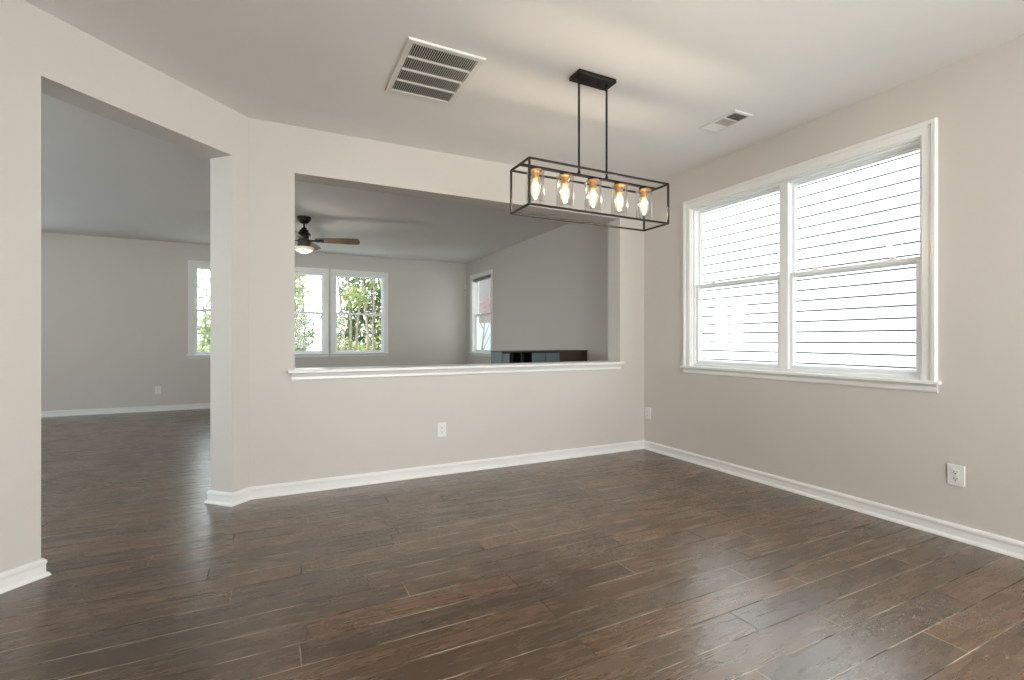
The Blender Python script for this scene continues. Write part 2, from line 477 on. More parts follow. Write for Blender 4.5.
wall('wall_left', 'y', YNO, 2.961, -1.34, P3[0], [], 'short wall left of the cased opening')
bm = bmesh.new()
def vcol(p_): return [bm.verts.new((p_[0], p_[1], z)) for z in (0, DZ, H)]
cA = [vcol(p_) for p_ in (P1, P0, (P0[0], YB2), P0b, P1b)]
cB = [vcol(p_) for p_ in (P3, P2, P2b, (-1.34, 3.042), (-1.34, 2.961))]
def vface(a, b, lo, hi):
    bm.faces.new([a[i] for i in range(lo, hi + 1)] + [b[i] for i in range(hi, lo - 1, -1)])
for cc in (cA, cB):
    for i in range(5):
        a, b = cc[i], cc[(i + 1) % 5]
        if {i, (i + 1) % 5} == ({0, 4} if cc is cA else {1, 2}): vface(a, b, 0, 1)
        else: vface(a, b, 0, 2)
vface(cB[1], cA[0], 1, 2); vface(cA[4], cB[2], 1, 2)
bm.faces.new((cB[1][1], cA[0][1], cA[4][1], cB[2][1]))
struct(obj('wall_diagonal', bm, M['wall']), 'angled wall with tall cased opening on the left and square pillar', 'wall')

# --- baseboards with shoe moulding, mitred, a segment per wall face
BPROF = [(0, 0), (0.027, 0), (0.027, 0.006), (0.022, 0.016), (0.0135, 0.021), (0.0125, 0.056), (0.0145, 0.060), (0.0165, 0.068), (0.0155, 0.077), (0.008, 0.086), (0, 0.087)]
loop = [((XR, YN), 'right'), ((XR, YB), 'back'), (P0, 'pillar_front'), (P1, 'pillar_jamb'), (P1b, 'pillar_rear'), (P0b, 'pass_through_rear'),
        ((XRF, YB2), 'family_right'), ((XRF, YF), 'far'), ((XL, YF), 'family_left'), ((XL, 0.0), 'family_front'), ((-1.34, 0.0), 'left_rear'),
        ((-1.34, 3.042), 'left_end'), (P2b, 'left_jamb'), (P2, 'left_front'), (P3, 'left'), ((P3[0], YN), 'front')]
pts = [a for a, _ in loop]
mt = miters(pts, True)
BL = {'right': 'white baseboard under the double window', 'back': 'white baseboard along the half wall under the pass-through',
      'far': 'white baseboard along the farthest wall', 'pillar_front': 'white baseboard on the front face of the pillar',
      'pillar_jamb': 'white baseboard on the opening side of the pillar', 'left_front': 'white baseboard on the wall left of the opening',
      'left_jamb': 'white baseboard return inside the left jamb of the opening'}
for i, (a, nm) in enumerate(loop):
    j = (i + 1) % len(loop)
    if nm == 'front':
        segs = [(pts[i], (0.20, YN)), ((2.90, YN), pts[j])]
    else:
        segs = [(pts[i], pts[j])]
    bm = bmesh.new()
    for s, (pa, pb) in enumerate(segs):
        ends = [mt[i] if pa == pts[i] else Vector((0, 1)), mt[j] if pb == pts[j] else Vector((0, 1))]
        sweep(bm, [pa, pb], BPROF, lambda x, y, v: (x, y, v), ms=ends)
    o = obj('baseboard_' + nm, bm, M['trim'])
    struct(o, BL.get(nm, 'white baseboard of the ' + nm.replace('_', ' ') + ' wall'), 'baseboard')

# --- pass-through sill: stool board and apron moulding
bm = bmesh.new()
box(bm, 0.150, 3.20, YB - 0.001, YB2 + 0.001, 0.8985, 0.921)
sweep(bm, [(3.222, YB), (0.105, YB)], [(0, 0.893), (0.036, 0.893), (0.043, 0.899), (0.043, 0.915), (0.037, 0.921), (0, 0.921)], lambda x, y, v: (x, y, v))
sweep(bm, [(0.105, YB2), (3.245, YB2)], [(0, 0.893), (0.036, 0.893), (0.043, 0.899), (0.043, 0.915), (0.037, 0.921), (0, 0.921)], lambda x, y, v: (x, y, v))
sill = obj('trim_1', bm, M['trim'])
struct(sill, 'long white sill board capping the half wall of the pass-through', 'sill')
bm = bmesh.new()
AP = [(0, 0.842), (0.009, 0.842), (0.014, 0.850), (0.013, 0.866), (0.019, 0.878), (0.026, 0.893), (0, 0.893)]
sweep(bm, [(3.202, YB), (0.128, YB)], AP, lambda x, y, v: (x, y, v))
sweep(bm, [(0.128, YB2), (3.222, YB2)], AP, lambda x, y, v: (x, y, v))
obj('apron', bm, M['trim'], sill)

# ------------------------------------------------------------------ windows
CPROF = [(0, 0), (0, 0.012), (0.006, 0.016), (0.050, 0.017), (0.054, 0.024), (0.074, 0.026), (0.080, 0.020), (0.080, 0)]
def window(name, loc, rz, width, units, label, z0=0.90, z1=2.375, depth=0.045, wallt=0.125, shade=False, sash_gap=0.030):
    """local frame: x along the wall (0..width), y outwards, z up"""
    root = struct(empty(name, loc, rz), label, 'window')
    # casing on three sides, mitred
    bm = bmesh.new()
    sweep(bm, [(0, z0), (0, z1), (width, z1), (width, z0)], CPROF, lambda x, z, v: (x, -v, z))
    obj('casing', bm, M['trim'], root)
    # stool and apron
    B('stool', M['trim'], [(-0.098, width + 0.098, -0.045, 0.002, z0 - 0.020, z0), (0, width, 0.002, depth, z0 - 0.006, z0 + 0.001)], root, 0.004)
    bm = bmesh.new()
    sweep(bm, [(width + 0.080, 0), (-0.080, 0)], [(0, z0 - 0.070), (0.008, z0 - 0.070), (0.014, z0 - 0.060), (0.013, z0 - 0.036), (0.020, z0 - 0.0205), (0, z0 - 0.0205)],
          lambda x, y, v: (x, y, v))
    obj('apron', bm, M['trim'], root)
    # jamb liner: sides and head
    t = 0.008
    B('jamb_liner', M['trim'], [(0, t, 0.0, depth, z0, z1), (width - t, width, 0.0, depth, z0, z1), (t, width - t, 0.0, depth, z1 - t, z1)], root)
    # vinyl frame
    fw = 0.022 if units > 1 else 0.016
    bxs = [(t, fw, depth - 0.02, wallt, z0, z1 - t), (width - fw, width - t, depth - 0.02, wallt, z0, z1 - t),
           (fw, width - fw, depth - 0.02, wallt, z1 - t - 0.012, z1 - t), (fw, width - fw, depth - 0.02, wallt, z0, z0 + 0.022)]
    uw = width / units
    obj_boxes = bxs
    B('window_frame', M['vinyl'], obj_boxes, root, 0.002)
    for u in range(1, units):
        B('mullion', M['vinyl'], [(u * uw - 0.036, u * uw + 0.036, depth - 0.020, wallt, z0 + 0.022, z1 - t - 0.012)], root, 0.004)
    slim = 0.75 if units == 1 else 1.0
    zm = (z0 + z1) / 2 + 0.002
    for u in range(units):
        xa = u * uw + (fw if u == 0 else 0.036); xb = (u + 1) * uw - (fw if u == units - 1 else 0.036)
        # upper sash in the outer track, lower sash in the inner track
        for which, (ya, yb, za, zb, rail_b, rail_t) in (('upper', (depth + 0.033, depth + 0.060, zm - 0.020, z1 - t - 0.012, 0.032, 0.034)),
                                                        ('lower', (depth + 0.0, depth + 0.032, z0 + 0.022, zm + 0.018, 0.045, 0.034))):
            st = (0.034 if which == 'lower' else 0.028) * slim
            bm = bmesh.new()
            prof = [(0, 0), (0, yb - ya), (-st * 0.72, yb - ya), (-st * 0.82, (yb - ya) * 0.7), (-st, (yb - ya) * 0.55), (-st, (yb - ya) * 0.45), (-st * 0.82, (yb - ya) * 0.3), (-st * 0.72, 0)]
            sweep(bm, [(xa, za), (xa, zb), (xb, zb), (xb, za)], prof, lambda x, z, v: (x, ya + v, z), closed=True)
            if which == 'lower': box(bm, xa + 0.03, xb - 0.03, ya - 0.004, ya + 0.004, za + 0.012, za + 0.022)
            s_ = obj('sash', bm, M['vinyl'], root)
            B('pane', M['pane'], [(xa + st - 0.004, xb - st + 0.004, (ya + yb) / 2 - 0.002, (ya + yb) / 2 + 0.002, za + st - 0.004, zb - st + 0.004)], s_)
            if which == 'lower':
                for lx in (xa + (xb - xa) * 0.22, xa + (xb - xa) * 0.80):
                    bm = bmesh.new()
                    box(bm, lx - 0.030, lx + 0.030, ya + 0.004, ya + 0.028, zb, zb + 0.006)
                    box(bm, lx - 0.010, lx + 0.022, ya + 0.008, ya + 0.024, zb + 0.006, zb + 0.016)
                    lathe(bm, [(0.008, 0.006), (0.008, 0.018), (0.005, 0.020)], (lx, ya + 0.016, zb), 10)
                    obj('sash_lock', bm, M['vinyl'], s_)
    if shade:
        B('shade_cassette', M['shade'], [(0.01, width - 0.01, 0.012, 0.062, z1 - 0.062, z1 - 0.010)], root, 0.008)
    return root
M['shade'] = simple('grey rolled shade', (0.22, 0.22, 0.20), 0.7)

window('window_1', (XR, 3.315, 0), R(-90), 1.80, 2, 'wide white double window on the right wall facing pale lap siding')
window('window_2', (-1.16, YF, 0), 0, 0.895, 1, 'far white window partly hidden behind the pillar', depth=0.045, wallt=0.125)
window('window_3', (-0.04, YF, 0), 0, 0.895, 1, 'left window of the far pair, cut by the pass-through edge below the fan', depth=0.045, wallt=0.125)
window('window_4', (1.045, YF, 0), 0, 0.895, 1, 'right window of the far pair with forked tree trunks outside', depth=0.045, wallt=0.125)
window('window_5', (XRF, 9.14, 0), R(-90), 0.94, 1, 'narrow window near the far corner with grey rolled shade', depth=0.065, wallt=0.135, shade=True)
window('added_window_6', (XR, -0.35, 0), R(-90), 1.50, 2, 'added unseen side window behind the camera')  # this and the windows below are unseen, added to let fill light in
window('added_window_7', (XL, 1.0, 0), R(90), 3.8, 3, 'added window of the far room out of view, for fill light', depth=0.045, wallt=0.125)
window('added_window_9', (-2.9, 0.0, 0), R(180), 2.0, 2, 'added window in the near end of the far room, out of view, for fill light', depth=0.045, wallt=0.125)
window('added_window_10', (-5.15, YF, 0), 0, 1.3, 2, 'added left end window of the far wall, out of view, for fill light', depth=0.045, wallt=0.125)
window('added_window_8', (2.85, YN, 0), R(180), 2.6, 2, 'added unseen glass doors behind the camera', z0=0.25, z1=2.35, depth=0.045, wallt=0.125)

# ------------------------------------------------------------------ outlets
def outlet(name, loc, rz, label, w=0.080, h=0.120):
    root = tag(empty(name, loc, rz), label, 'outlet')    # local: x along wall, -y into the room
    B('cover_plate', M['plastic'], [(-w / 2, w / 2, -0.008, -0.0005, -h / 2, h / 2)], root, 0.003)
    for s in (-1, 1):
        bm = bmesh.new()
        prism(bm, [(0.017 * math.cos(a) * 1.0, 0.0145 * max(-0.85, min(0.85, math.sin(a)))) for a in [2 * math.pi * i / 20 for i in range(20)]], 0.0, 0.0115)
        for v in bm.verts: v.co = Vector((v.co.x, -v.co.z, s * 0.0195 + v.co.y))
        r_ = obj('receptacle', bm, M['plastic'], root)
        zc = s * 0.0195
        bm = bmesh.new()
        box(bm, -0.0085, -0.0055, -0.0125, -0.0110, zc - 0.002, zc + 0.0075)
        box(bm, 0.0055, 0.0085, -0.0125, -0.0110, zc - 0.001, zc + 0.0065)
        box(bm, -0.003, 0.003, -0.0125, -0.0110, zc - 0.010, zc - 0.0045)
        tag(obj('slot', bm, M['slot'], r_), 'dark contact slots')
    bm = bmesh.new(); lathe(bm, [(0.0035, 0), (0.003, 0.002)], (0, 0, 0), 12)
    for v in bm.verts: v.co = Vector((v.co.x, -0.008 - v.co.z, v.co.y))
    obj('screw', bm, M['vent_white'], root)
    return root
outlet('wall_outlet', (1.352, 0, 0), 0, 'x').location = (XR, 1.350, 0.366)
o1 = bpy.data.objects['wall_outlet']; o1.rotation_euler[2] = R(-90)
o1['label'] = 'white duplex outlet low on right wall below the double window, nearest the viewer'
outlet('wall_outlet', (XR, 3.885, 0.38), R(-90), 'small white outlet on right wall beside the room corner')
outlet('wall_outlet', (1.291, YB, 0.381), 0, 'white outlet in the middle of the half wall under the pass-through')
outlet('wall_outlet', (-1.647, YF, 0.338), 0, 'white outlet on the farthest wall seen through the tall opening')

# ------------------------------------------------------------------ ceiling return grille (large)
g = tag(empty('return_air_grille', (0.865, 2.815, H)), 'large off-white louvered return air grille on the ceiling left of the pendant light', 'ceiling vent')
hx, hy = 0.222, 0.298
bm = bmesh.new()
fp = [(0, 0), (0, 0.003), (0.004, 0.011), (0.034, 0.011), (0.036, 0.004), (0.036, 0)]
sweep(bm, [(-hx, -hy), (hx, -hy), (hx, hy), (-hx, hy)], fp, lambda x, y, v: (x, y, -v), closed=True)
obj('grille_frame', bm, M['vent_white'], g)
tag(B('duct_shade', M['duct'], [(-hx + 0.03, hx - 0.03, -hy + 0.03, hy - 0.03, -0.002, -0.0005)], g), 'black plate painted as duct shade behind the louvers')
ix, iy = hx - 0.036, hy - 0.036
nb = 4; bw = 0.012
bay = (2 * iy - (nb - 1) * bw) / nb
for i in range(nb - 1):
    y = -iy + (i + 1) * bay + i * bw
    B('crossbar', M['vent_white'], [(-ix, ix, y, y + bw, -0.013, -0.002)], g)
for i in range(nb):
    y = -iy + i * (bay + bw)
    bm = bmesh.new()
    k = 30
    for s in range(k):
        x = -ix + (s + 0.5) * 2 * ix / k
        a = [bm.verts.new(p_) for p_ in ((x - 0.0012, y, -0.011), (x + 0.0012, y, -0.011), (x + 0.0018, y, -0.003), (x - 0.0004, y, -0.003))]
        b = [bm.verts.new(v.co + Vector((0, bay, 0))) for v in a]
        bm.faces.new(a); bm.faces.new(b[::-1])
        for t in range(4): bm.faces.new((a[t], b[t], b[(t + 1) % 4], a[(t + 1) % 4]))
    obj('louver_panel', bm, M['vent_white'], g)

# ------------------------------------------------------------------ ceiling supply register (small)
g = tag(empty('supply_register', (2.965, 2.470, H)), 'small white three-section supply register on the ceiling near the double window', 'ceiling vent')
hx, hy = 0.092, 0.162
bm = bmesh.new()
fp = [(0, 0), (0, 0.004), (0.006, 0.009), (0.022, 0.010), (0.024, 0.002), (0.024, 0)]
sweep(bm, [(-hx, -hy), (hx, -hy), (hx, hy), (-hx, hy)], fp, lambda x, y, v: (x, y, -v), closed=True)
obj('register_frame', bm, M['vent_white'], g)
tag(B('duct_shade', M['filter'], [(-hx + 0.02, hx - 0.02, -hy + 0.02, hy - 0.02, -0.0015, -0.0005)], g), 'grey plate painted as duct shade behind the blades')
ix, iy = hx - 0.024, hy - 0.024
bay = (2 * iy - 0.016) / 3
for i in (1, 2):
    y = -iy + i * bay + (i - 1) * 0.008
    B('crossbar', M['vent_white'], [(-ix, ix, y, y + 0.008, -0.010, -0.001)], g)
for i in range(3):
    y = -iy + i * (bay + 0.008)
    bm = bmesh.new()
    if i == 1:
        for s in range(7):
            x = -ix + (s + 0.5) * 2 * ix / 7
            a = [bm.verts.new(p_) for p_ in ((x + 0.001, y, -0.0095), (x, y, -0.0095), (x - 0.002, y, -0.0025), (x - 0.001, y, -0.0025))]
            b = [bm.verts.new(v.co + Vector((0, bay, 0))) for v in a]
            bm.faces.new(a); bm.faces.new(b[::-1])
            for t in range(4): bm.faces.new((a[t], b[t], b[(t + 1) % 4], a[(t + 1) % 4]))
    else:
        sgn = 1 if i == 0 else -1
        for s in range(5):
            yy = y + (s + 0.5) * bay / 5
            a = [bm.verts.new(p_) for p_ in ((-ix, yy - sgn * 0.005, -0.0095), (-ix, yy - sgn * 0.0035, -0.0095), (-ix, yy + sgn * 0.007, -0.0025), (-ix, yy + sgn * 0.0055, -0.0025))]
            b = [bm.verts.new(v.co + Vector((2 * ix, 0, 0))) for v in a]
            bm.faces.new(a); bm.faces.new(b[::-1])
            for t in range(4): bm.faces.new((a[t], b[t], b[(t + 1) % 4], a[(t + 1) % 4]))
    obj('blade_set', bm, M['vent_white'], g)

# ------------------------------------------------------------------ linear pendant light
PX, PY = 1.753, 2.420
L2, D2 = 0.507, 0.117
ZT, ZB = 2.139, 1.878
pend = tag(empty('pendant_light', (PX, PY, H)), 'rectangular black cage pendant light with five glass cylinders hanging from the ceiling', 'pendant light')
def pz(z): return z - H
B('canopy', M['iron'], [(-0.136, 0.136, -0.055, 0.055, pz(H) - 0.024, pz(H) - 0.0005)], pend, 0.002)
for x in (-0.04, 0.04):
    bm = bmesh.new(); lathe(bm, [(0.002, -0.034), (0.006, -0.031), (0.007, -0.0235)], (x, 0, 0), 14); obj('canopy_nut', bm, M['iron'], pend, smooth=False)
for x in (-0.1025, 0.1025):
    bm = bmesh.new()
    lathe(bm, [(0.0065, pz(ZT) - 0.004), (0.0065, -0.030)], (x, 0, 0), 16)
    lathe(bm, [(0.011, -0.034), (0.011, -0.024)], (x, 0, 0), 16)
    lathe(bm, [(0.010, pz(ZT) + 0.004), (0.010, pz(ZT) + 0.016)], (x, 0, 0), 16)
    obj('stem', bm, M['iron'], pend)
r = 0.0055
zt, zb = pz(ZT) - r, pz(ZB) + r
for sx in (-1, 1):
    for sy in (-1, 1):
        B('post', M['iron'], [(sx * (L2 - r) - r, sx * (L2 - r) + r, sy * (D2 - r) - r, sy * (D2 - r) + r, zb + r, zt - r)], pend, 0.001)
for z, nm in ((zt, 'top_ring'), (zb, 'bottom_ring')):
    bm = bmesh.new()
    sweep(bm, [(-L2, -D2), (L2, -D2), (L2, D2), (-L2, D2)], [(0, -r), (0, r), (2 * r, r), (2 * r, -r)], lambda x, y, v: (x, y, z + v), closed=True)
    obj(nm, bm, M['iron'], pend, 0.001)
B('center_bar', M['iron'], [(-L2 + 2 * r, L2 - 2 * r, -0.011, 0.011, zt - r, zt + r)], pend, 0.001)
lamp_light_loc = []
for i in range(5):
    x = (-0.393, -0.197, 0.0, 0.202, 0.408)[i]
    x = -0.402 + i * 0.201
    bm = bmesh.new(); lathe(bm, [(0.030, -r), (0.034, -r - 0.006), (0.034, -r - 0.013)], (x, 0, zt), 24); obj('shade_cap', bm, M['iron'], pend)
    bm = bmesh.new(); lathe(bm, [(0.040, -0.020), (0.041, -0.0185), (0.024, -0.024), (0.0215, -0.026), (0.0215, -0.066), (0.019, -0.068)][::-1] + [(0.041, -0.0185)], (x, 0, zt), 24, cap=True)
    bm.free()
    bm = bmesh.new(); lathe(bm, [(0.019, -0.070), (0.0215, -0.067), (0.0215, -0.030), (0.026, -0.027), (0.040, -0.025), (0.040, -0.0185)], (x, 0, zt), 24)
    tag(obj('socket', bm, M['brass'], pend, smooth=False), 'brass socket')
    bm = bmesh.new()
    R_, hh = 0.052, 0.205
    lathe(bm, [(0.028, -0.0205), (R_ - 0.006, -0.0205), (R_, -0.026), (R_, -hh), (R_ - 0.0025, -hh), (R_ - 0.0025, -0.027), (R_ - 0.008, -0.0235), (0.028, -0.0235), (0.028, -0.0205)], (x, 0, zt), 40, cap=False)
    sh = obj('lamp_shade', bm, M['lamp_glass'], pend, smooth=True)
    tag(sh, 'clear glass cylinder')
    bm = bmesh.new()
    lathe(bm, [(0.012, -0.068), (0.014, -0.076), (0.021, -0.094), (0.0275, -0.118), (0.028, -0.135), (0.023, -0.156), (0.013, -0.174), (0.004, -0.183), (0.0, -0.185)], (x, 0, zt), 24, cap=False)
    bl = tag(obj('bulb', bm, M['bulb'], pend, smooth=True), 'lit filament bulb')
    bm = bmesh.new()
    tube(bm, [(x - 0.006, 0, zt - 0.085), (x - 0.008, 0, zt - 0.15)], 0.0016, 6)
    tube(bm, [(x + 0.006, 0, zt - 0.085), (x + 0.008, 0, zt - 0.15)], 0.0016, 6)
    tube(bm, [(x, 0.006, zt - 0.085), (x, 0.008, zt - 0.15)], 0.0016, 6)
    tube(bm, [(x, -0.006, zt - 0.085), (x, -0.008, zt - 0.15)], 0.0016, 6)
    tag(obj('filament', bm, M['filament'], bl), 'glowing filament')
    pl = bpy.data.lights.new('bulb_light', 'POINT'); pl.energy = 7.0; pl.color = (1.0, 0.83, 0.64); pl.shadow_soft_size = 0.026
    po = bpy.data.objects.new('bulb_light', pl); po.location = (PX + x, PY, 1.985); COL.objects.link(po)

# ------------------------------------------------------------------ ceiling fan in the far room
FX, FY = 0.37, 6.82
fan = tag(empty('ceiling_fan', (FX, FY, H)), 'dark bronze ceiling fan with wooden blades and lit bowl in the far room', 'ceiling fan')
def part(name, prof, mat, seg=32, smooth=True):
    bm = bmesh.new(); lathe(bm, prof, (0, 0, 0), seg); return obj(name, bm, mat, fan, smooth=False)
part('mounting_canopy', [(0.028, -0.088), (0.045, -0.080), (0.070, -0.055), (0.083, -0.025), (0.085, -0.001)], M['iron'])
part('downrod', [(0.013, -0.150), (0.013, -0.080)], M['iron'])
part('motor_housing', [(0.055, -0.285), (0.060, -0.245), (0.085, -0.235), (0.080, -0.215), (0.060, -0.200), (0.052, -0.170), (0.036, -0.160), (0.032, -0.142), (0.015, -0.138)], M['iron'])
part('hub', [(0.080, -0.395), (0.084, -0.380), (0.078, -0.372), (0.076, -0.325), (0.084, -0.318), (0.080, -0.300), (0.058, -0.285)], M['bronze'] if 'bronze' in M else M['walnut'])
bm = bmesh.new(); lathe(bm, [(0.0, -0.470), (0.040, -0.466), (0.080, -0.450), (0.112, -0.425), (0.122, -0.400), (0.118, -0.3955)], (0, 0, 0), 32)
tag(obj('light_bowl', bm, M['fan_light'], fan, smooth=True), 'lit cream glass bowl')
for kk in range(4):
    a = R(-17.0 + 90 * kk)
    bm = bmesh.new()
    outline = [(0.14, -0.042), (0.30, -0.058), (0.55, -0.072), (0.665, -0.070), (0.690, -0.055), (0.700, -0.0), (0.690, 0.055), (0.665, 0.070), (0.55, 0.068), (0.30, 0.052), (0.14, 0.040)]
    prism(bm, outline, -0.004, 0.004)
    Mt = Matrix.Rotation(a, 4, 'Z') @ Matrix.Translation((0, 0, -0.300)) @ Matrix.Rotation(R(-20), 4, 'X')
    bm.transform(Mt)
    bld = obj('blade', bm, M['blade'], fan)
    bm = bmesh.new()
    prism(bm, [(0.055, -0.018), (0.17, -0.014), (0.23, -0.03), (0.25, 0.0), (0.23, 0.03), (0.17, 0.014), (0.055, 0.018)], -0.011, -0.005)
    bm.transform(Mt)
    obj('blade_bracket', bm, M['iron'], bld)
fl = bpy.data.lights.new('fan_light', 'POINT'); fl.energy = 9.0; fl.color = (1, 0.92, 0.82); fl.shadow_soft_size = 0.06
fo = bpy.data.objects.new('fan_light', fl); fo.location = (FX, FY, H - 0.56); COL.objects.link(fo)

# ------------------------------------------------------------------ motion sensor in the far corner
ms_ = tag(empty('motion_sensor', (XRF - 0.035, YF - 0.035, 2.255), R(-45)), 'small white motion sensor high in the far corner', 'sensor')
bm = bmesh.new()
prism(bm, [(-0.034, 0.0), (-0.028, -0.030), (-0.012, -0.045), (0.012, -0.045), (0.028, -0.030), (0.034, 0.0)], -0.055, 0.055)
obj('sensor_housing', bm, M['plastic'], ms_, 0.006)
B('lens', M['vent_white'], [(-0.016, 0.016, -0.0475, -0.0445, -0.040, 0.000)], ms_, 0.002)

# ------------------------------------------------------------------ low cabinet behind the half wall
cx0, cx1, cy0, cy1, ct = 2.405, 3.630, 5.14, 5.42, 1.012
cab = tag(empty('storage_cabinet', ((cx0 + cx1) / 2, cy0, 0)), 'low dark cabinet with blue-grey doors standing behind the pass-through sill', 'cabinet')
def CX(x): return x - (cx0 + cx1) / 2
w_ = cx1 - cx0
B('carcass', M['walnut'], [(CX(cx0), CX(cx1), 0.015, cy1 - cy0, 0.0, 0.05), (CX(cx0), CX(cx1), cy1 - cy0 - 0.02, cy1 - cy0, 0.05, ct - 0.016),
                         (CX(cx1) - 0.018, CX(cx1), 0.0, cy1 - cy0 - 0.02, 0.05, ct - 0.016)], cab)
B('cabinet_top', M['walnut'], [(CX(cx0) - 0.006, CX(cx1) + 0.006, -0.01, cy1 - cy0, ct - 0.016, ct)], cab, 0.002)
tag(B('end_panel', M['teal'], [(CX(cx0), CX(cx0) + 0.018, 0.0, cy1 - cy0 - 0.02, 0.05, ct - 0.016)], cab), 'blue-grey end panel')
import math as _m
def _px(p_):
    l_ = (p_ - 512) / 483; return cy0 * (0.4446 + l_ * 0.8957) / (0.8957 - l_ * 0.4446)
fr = [0.015] + [(_px(p_) - cx0) / w_ for p_ in (509.8, 521.3, 532.0, 545.5, 559.9)] + [1.0]
kinds = ['door', 'open', 'open', 'door', 'door', 'brown']
for i, kd in enumerate(kinds):
    xa, xb = CX(cx0 + fr[i] * w_), CX(cx0 + fr[i + 1] * w_)
    if kd == 'door':
        bm = bmesh.new()
        box(bm, xa + 0.004, xb - 0.004, 0.0, 0.014, 0.055, ct - 0.030)
        box(bm, xa + 0.018, xb - 0.018, -0.003, 0.0, 0.09, ct - 0.055)
        d_ = tag(obj('door', bm, M['teal'], cab), 'blue-grey door')
        B('knob', M['iron'], [(xb - 0.020, xb - 0.010, -0.014, 0.0, 0.55, 0.57)], d_, 0.002)
    elif kd == 'open':
        tag(B('open_bay', M['ebony'], [(xa + 0.004, xb - 0.006, 0.20, 0.215, 0.05, ct - 0.016), (xa, xa + 0.006, 0.001, 0.20, 0.05, ct - 0.016), (xb - 0.006, xb, 0.001, 0.20, 0.05, ct - 0.016)], cab), 'black open bay')
    else:
        tag(B('side_panel', M['walnut'], [(xa + 0.002, xb - 0.02, 0.004, 0.016, 0.05, ct - 0.018)], cab), 'plain dark brown panel')

# ------------------------------------------------------------------ outside
struct(B('ground', M['lawn'], [(-45, 45, YFO + 1.0, 60, -0.50, -0.35)]), 'sunlit lawn outside the far windows', 'ground')
struct(B('ground_side', M['concrete'], [(XO + 0.0, 45, -20, YFO + 1.0, -0.50, -0.35)]), 'pale ground between the two houses', 'ground')

struct(B('patio', M['concrete'], [(-6, XO, YFO, 13.2, -0.34, -0.20)], bevel=0.01), 'pale concrete patio outside the far windows', 'patio')

# neighbour's house with lap siding
nh = tag(empty('neighbor_house', (6.97, 3.0, -0.4)), 'white lap-sided house close outside the wide double window', 'house')
bm = bmesh.new()
EXP = 0.152
rnd = random.Random(3)
z_ = 0.0
ny0, ny1 = -3.5, 8.8
row = 0
while z_ < 6.0:
    cuts = [ny0]; y = ny0 + rnd.uniform(0.5, 3.6)
    while y < ny1: cuts.append(y); y += 3.66
    cuts.append(ny1)
    for a, b in zip(cuts, cuts[1:]):
        a2, b2 = a + 0.0015, b - 0.0015
        v = [bm.verts.new(p_) for p_ in ((-0.030, a2, z_), (-0.022, a2, z_ + EXP - 0.022), (0.004, a2, z_ + EXP - 0.022), (0.004, a2, z_),
                                         (-0.030, b2, z_), (-0.022, b2, z_ + EXP - 0.022), (0.004, b2, z_ + EXP - 0.022), (0.004, b2, z_))]
        for f in ((0, 1, 2, 3), (7, 6, 5, 4), (0, 4, 5, 1), (1, 5, 6, 2), (2, 6, 7, 3), (3, 7, 4, 0)): bm.faces.new([v[i] for i in f])
    z_ += EXP; row += 1
for v in bm.verts: v.co.y -= 3.0
obj('siding', bm, M['siding'], nh)
B('house_body', M['lap_shadow'], [(0.006, 8.0, ny0 - 3.0, ny1 - 3.0, 0, 6.0)], nh)
B('corner_board', M['siding'], [(-0.03, 0.10, ny1 - 3.0, ny1 - 2.97, 0, 6.0)], nh)
bm = bmesh.new()
v = [(-0.35, 6.02), (-0.35, 6.18), (4.0, 8.6), (8.35, 6.18), (8.35, 6.02)]
a = [bm.verts.new((x, ny0 - 3.3, z)) for x, z in v]; b = [bm.verts.new((x, ny1 - 2.7, z)) for x, z in v]
bm.faces.new(a); bm.faces.new(b[::-1])
for i in range(5): bm.faces.new((a[i], b[i], b[(i + 1) % 5], a[(i + 1) % 5]))
obj('roof', bm, M['roof'], nh)

# pale brick house seen in the narrow far window
bh = tag(empty('garden_house', (8.0, 17.0, -0.4)), 'pale house wall outside the narrow far window', 'house')
B('house_wall', M['brick'], [(-2.5, 8, 0, 6, 0, 4.4)], bh)
B('garage_door', M['siding'], [(-2.0, 0.8, -0.03, 0.0, 0.1, 2.2)] + [], bh)
bm = bmesh.new(); v = [(-2.9, 4.4), (2.7, 6.6), (8.4, 4.4)]
a = [bm.verts.new((x, -0.3, z)) for x, z in v]; b = [bm.verts.new((x, 6.3, z)) for x, z in v]
bm.faces.new(a); bm.faces.new(b[::-1])
for i in range(3): bm.faces.new((a[i], b[i], b[(i + 1) % 3], a[(i + 1) % 3]))
obj('roof', bm, M['roof'], bh)

def leaf_blob(bm, c, rad, count, size, rnd):
    for _ in range(count):
        while True:
            d = Vector((rnd.uniform(-1, 1), rnd.uniform(-1, 1), rnd.uniform(-1, 1)))
            if d.length < 1: break
        p_ = Vector(c) + Vector((d.x * rad[0], d.y * rad[1], d.z * rad[2]))
        u = Vector((rnd.gauss(0, 1), rnd.gauss(0, 1), rnd.gauss(0, 1))).normalized()
        w = u.orthogonal().normalized()
        s = size * rnd.uniform(0.6, 1.3)
        vv = [bm.verts.new(p_ + q_) for q_ in (u * s, w * s * 0.45, -u * s, -w * s * 0.45)]
        bm.faces.new(vv)

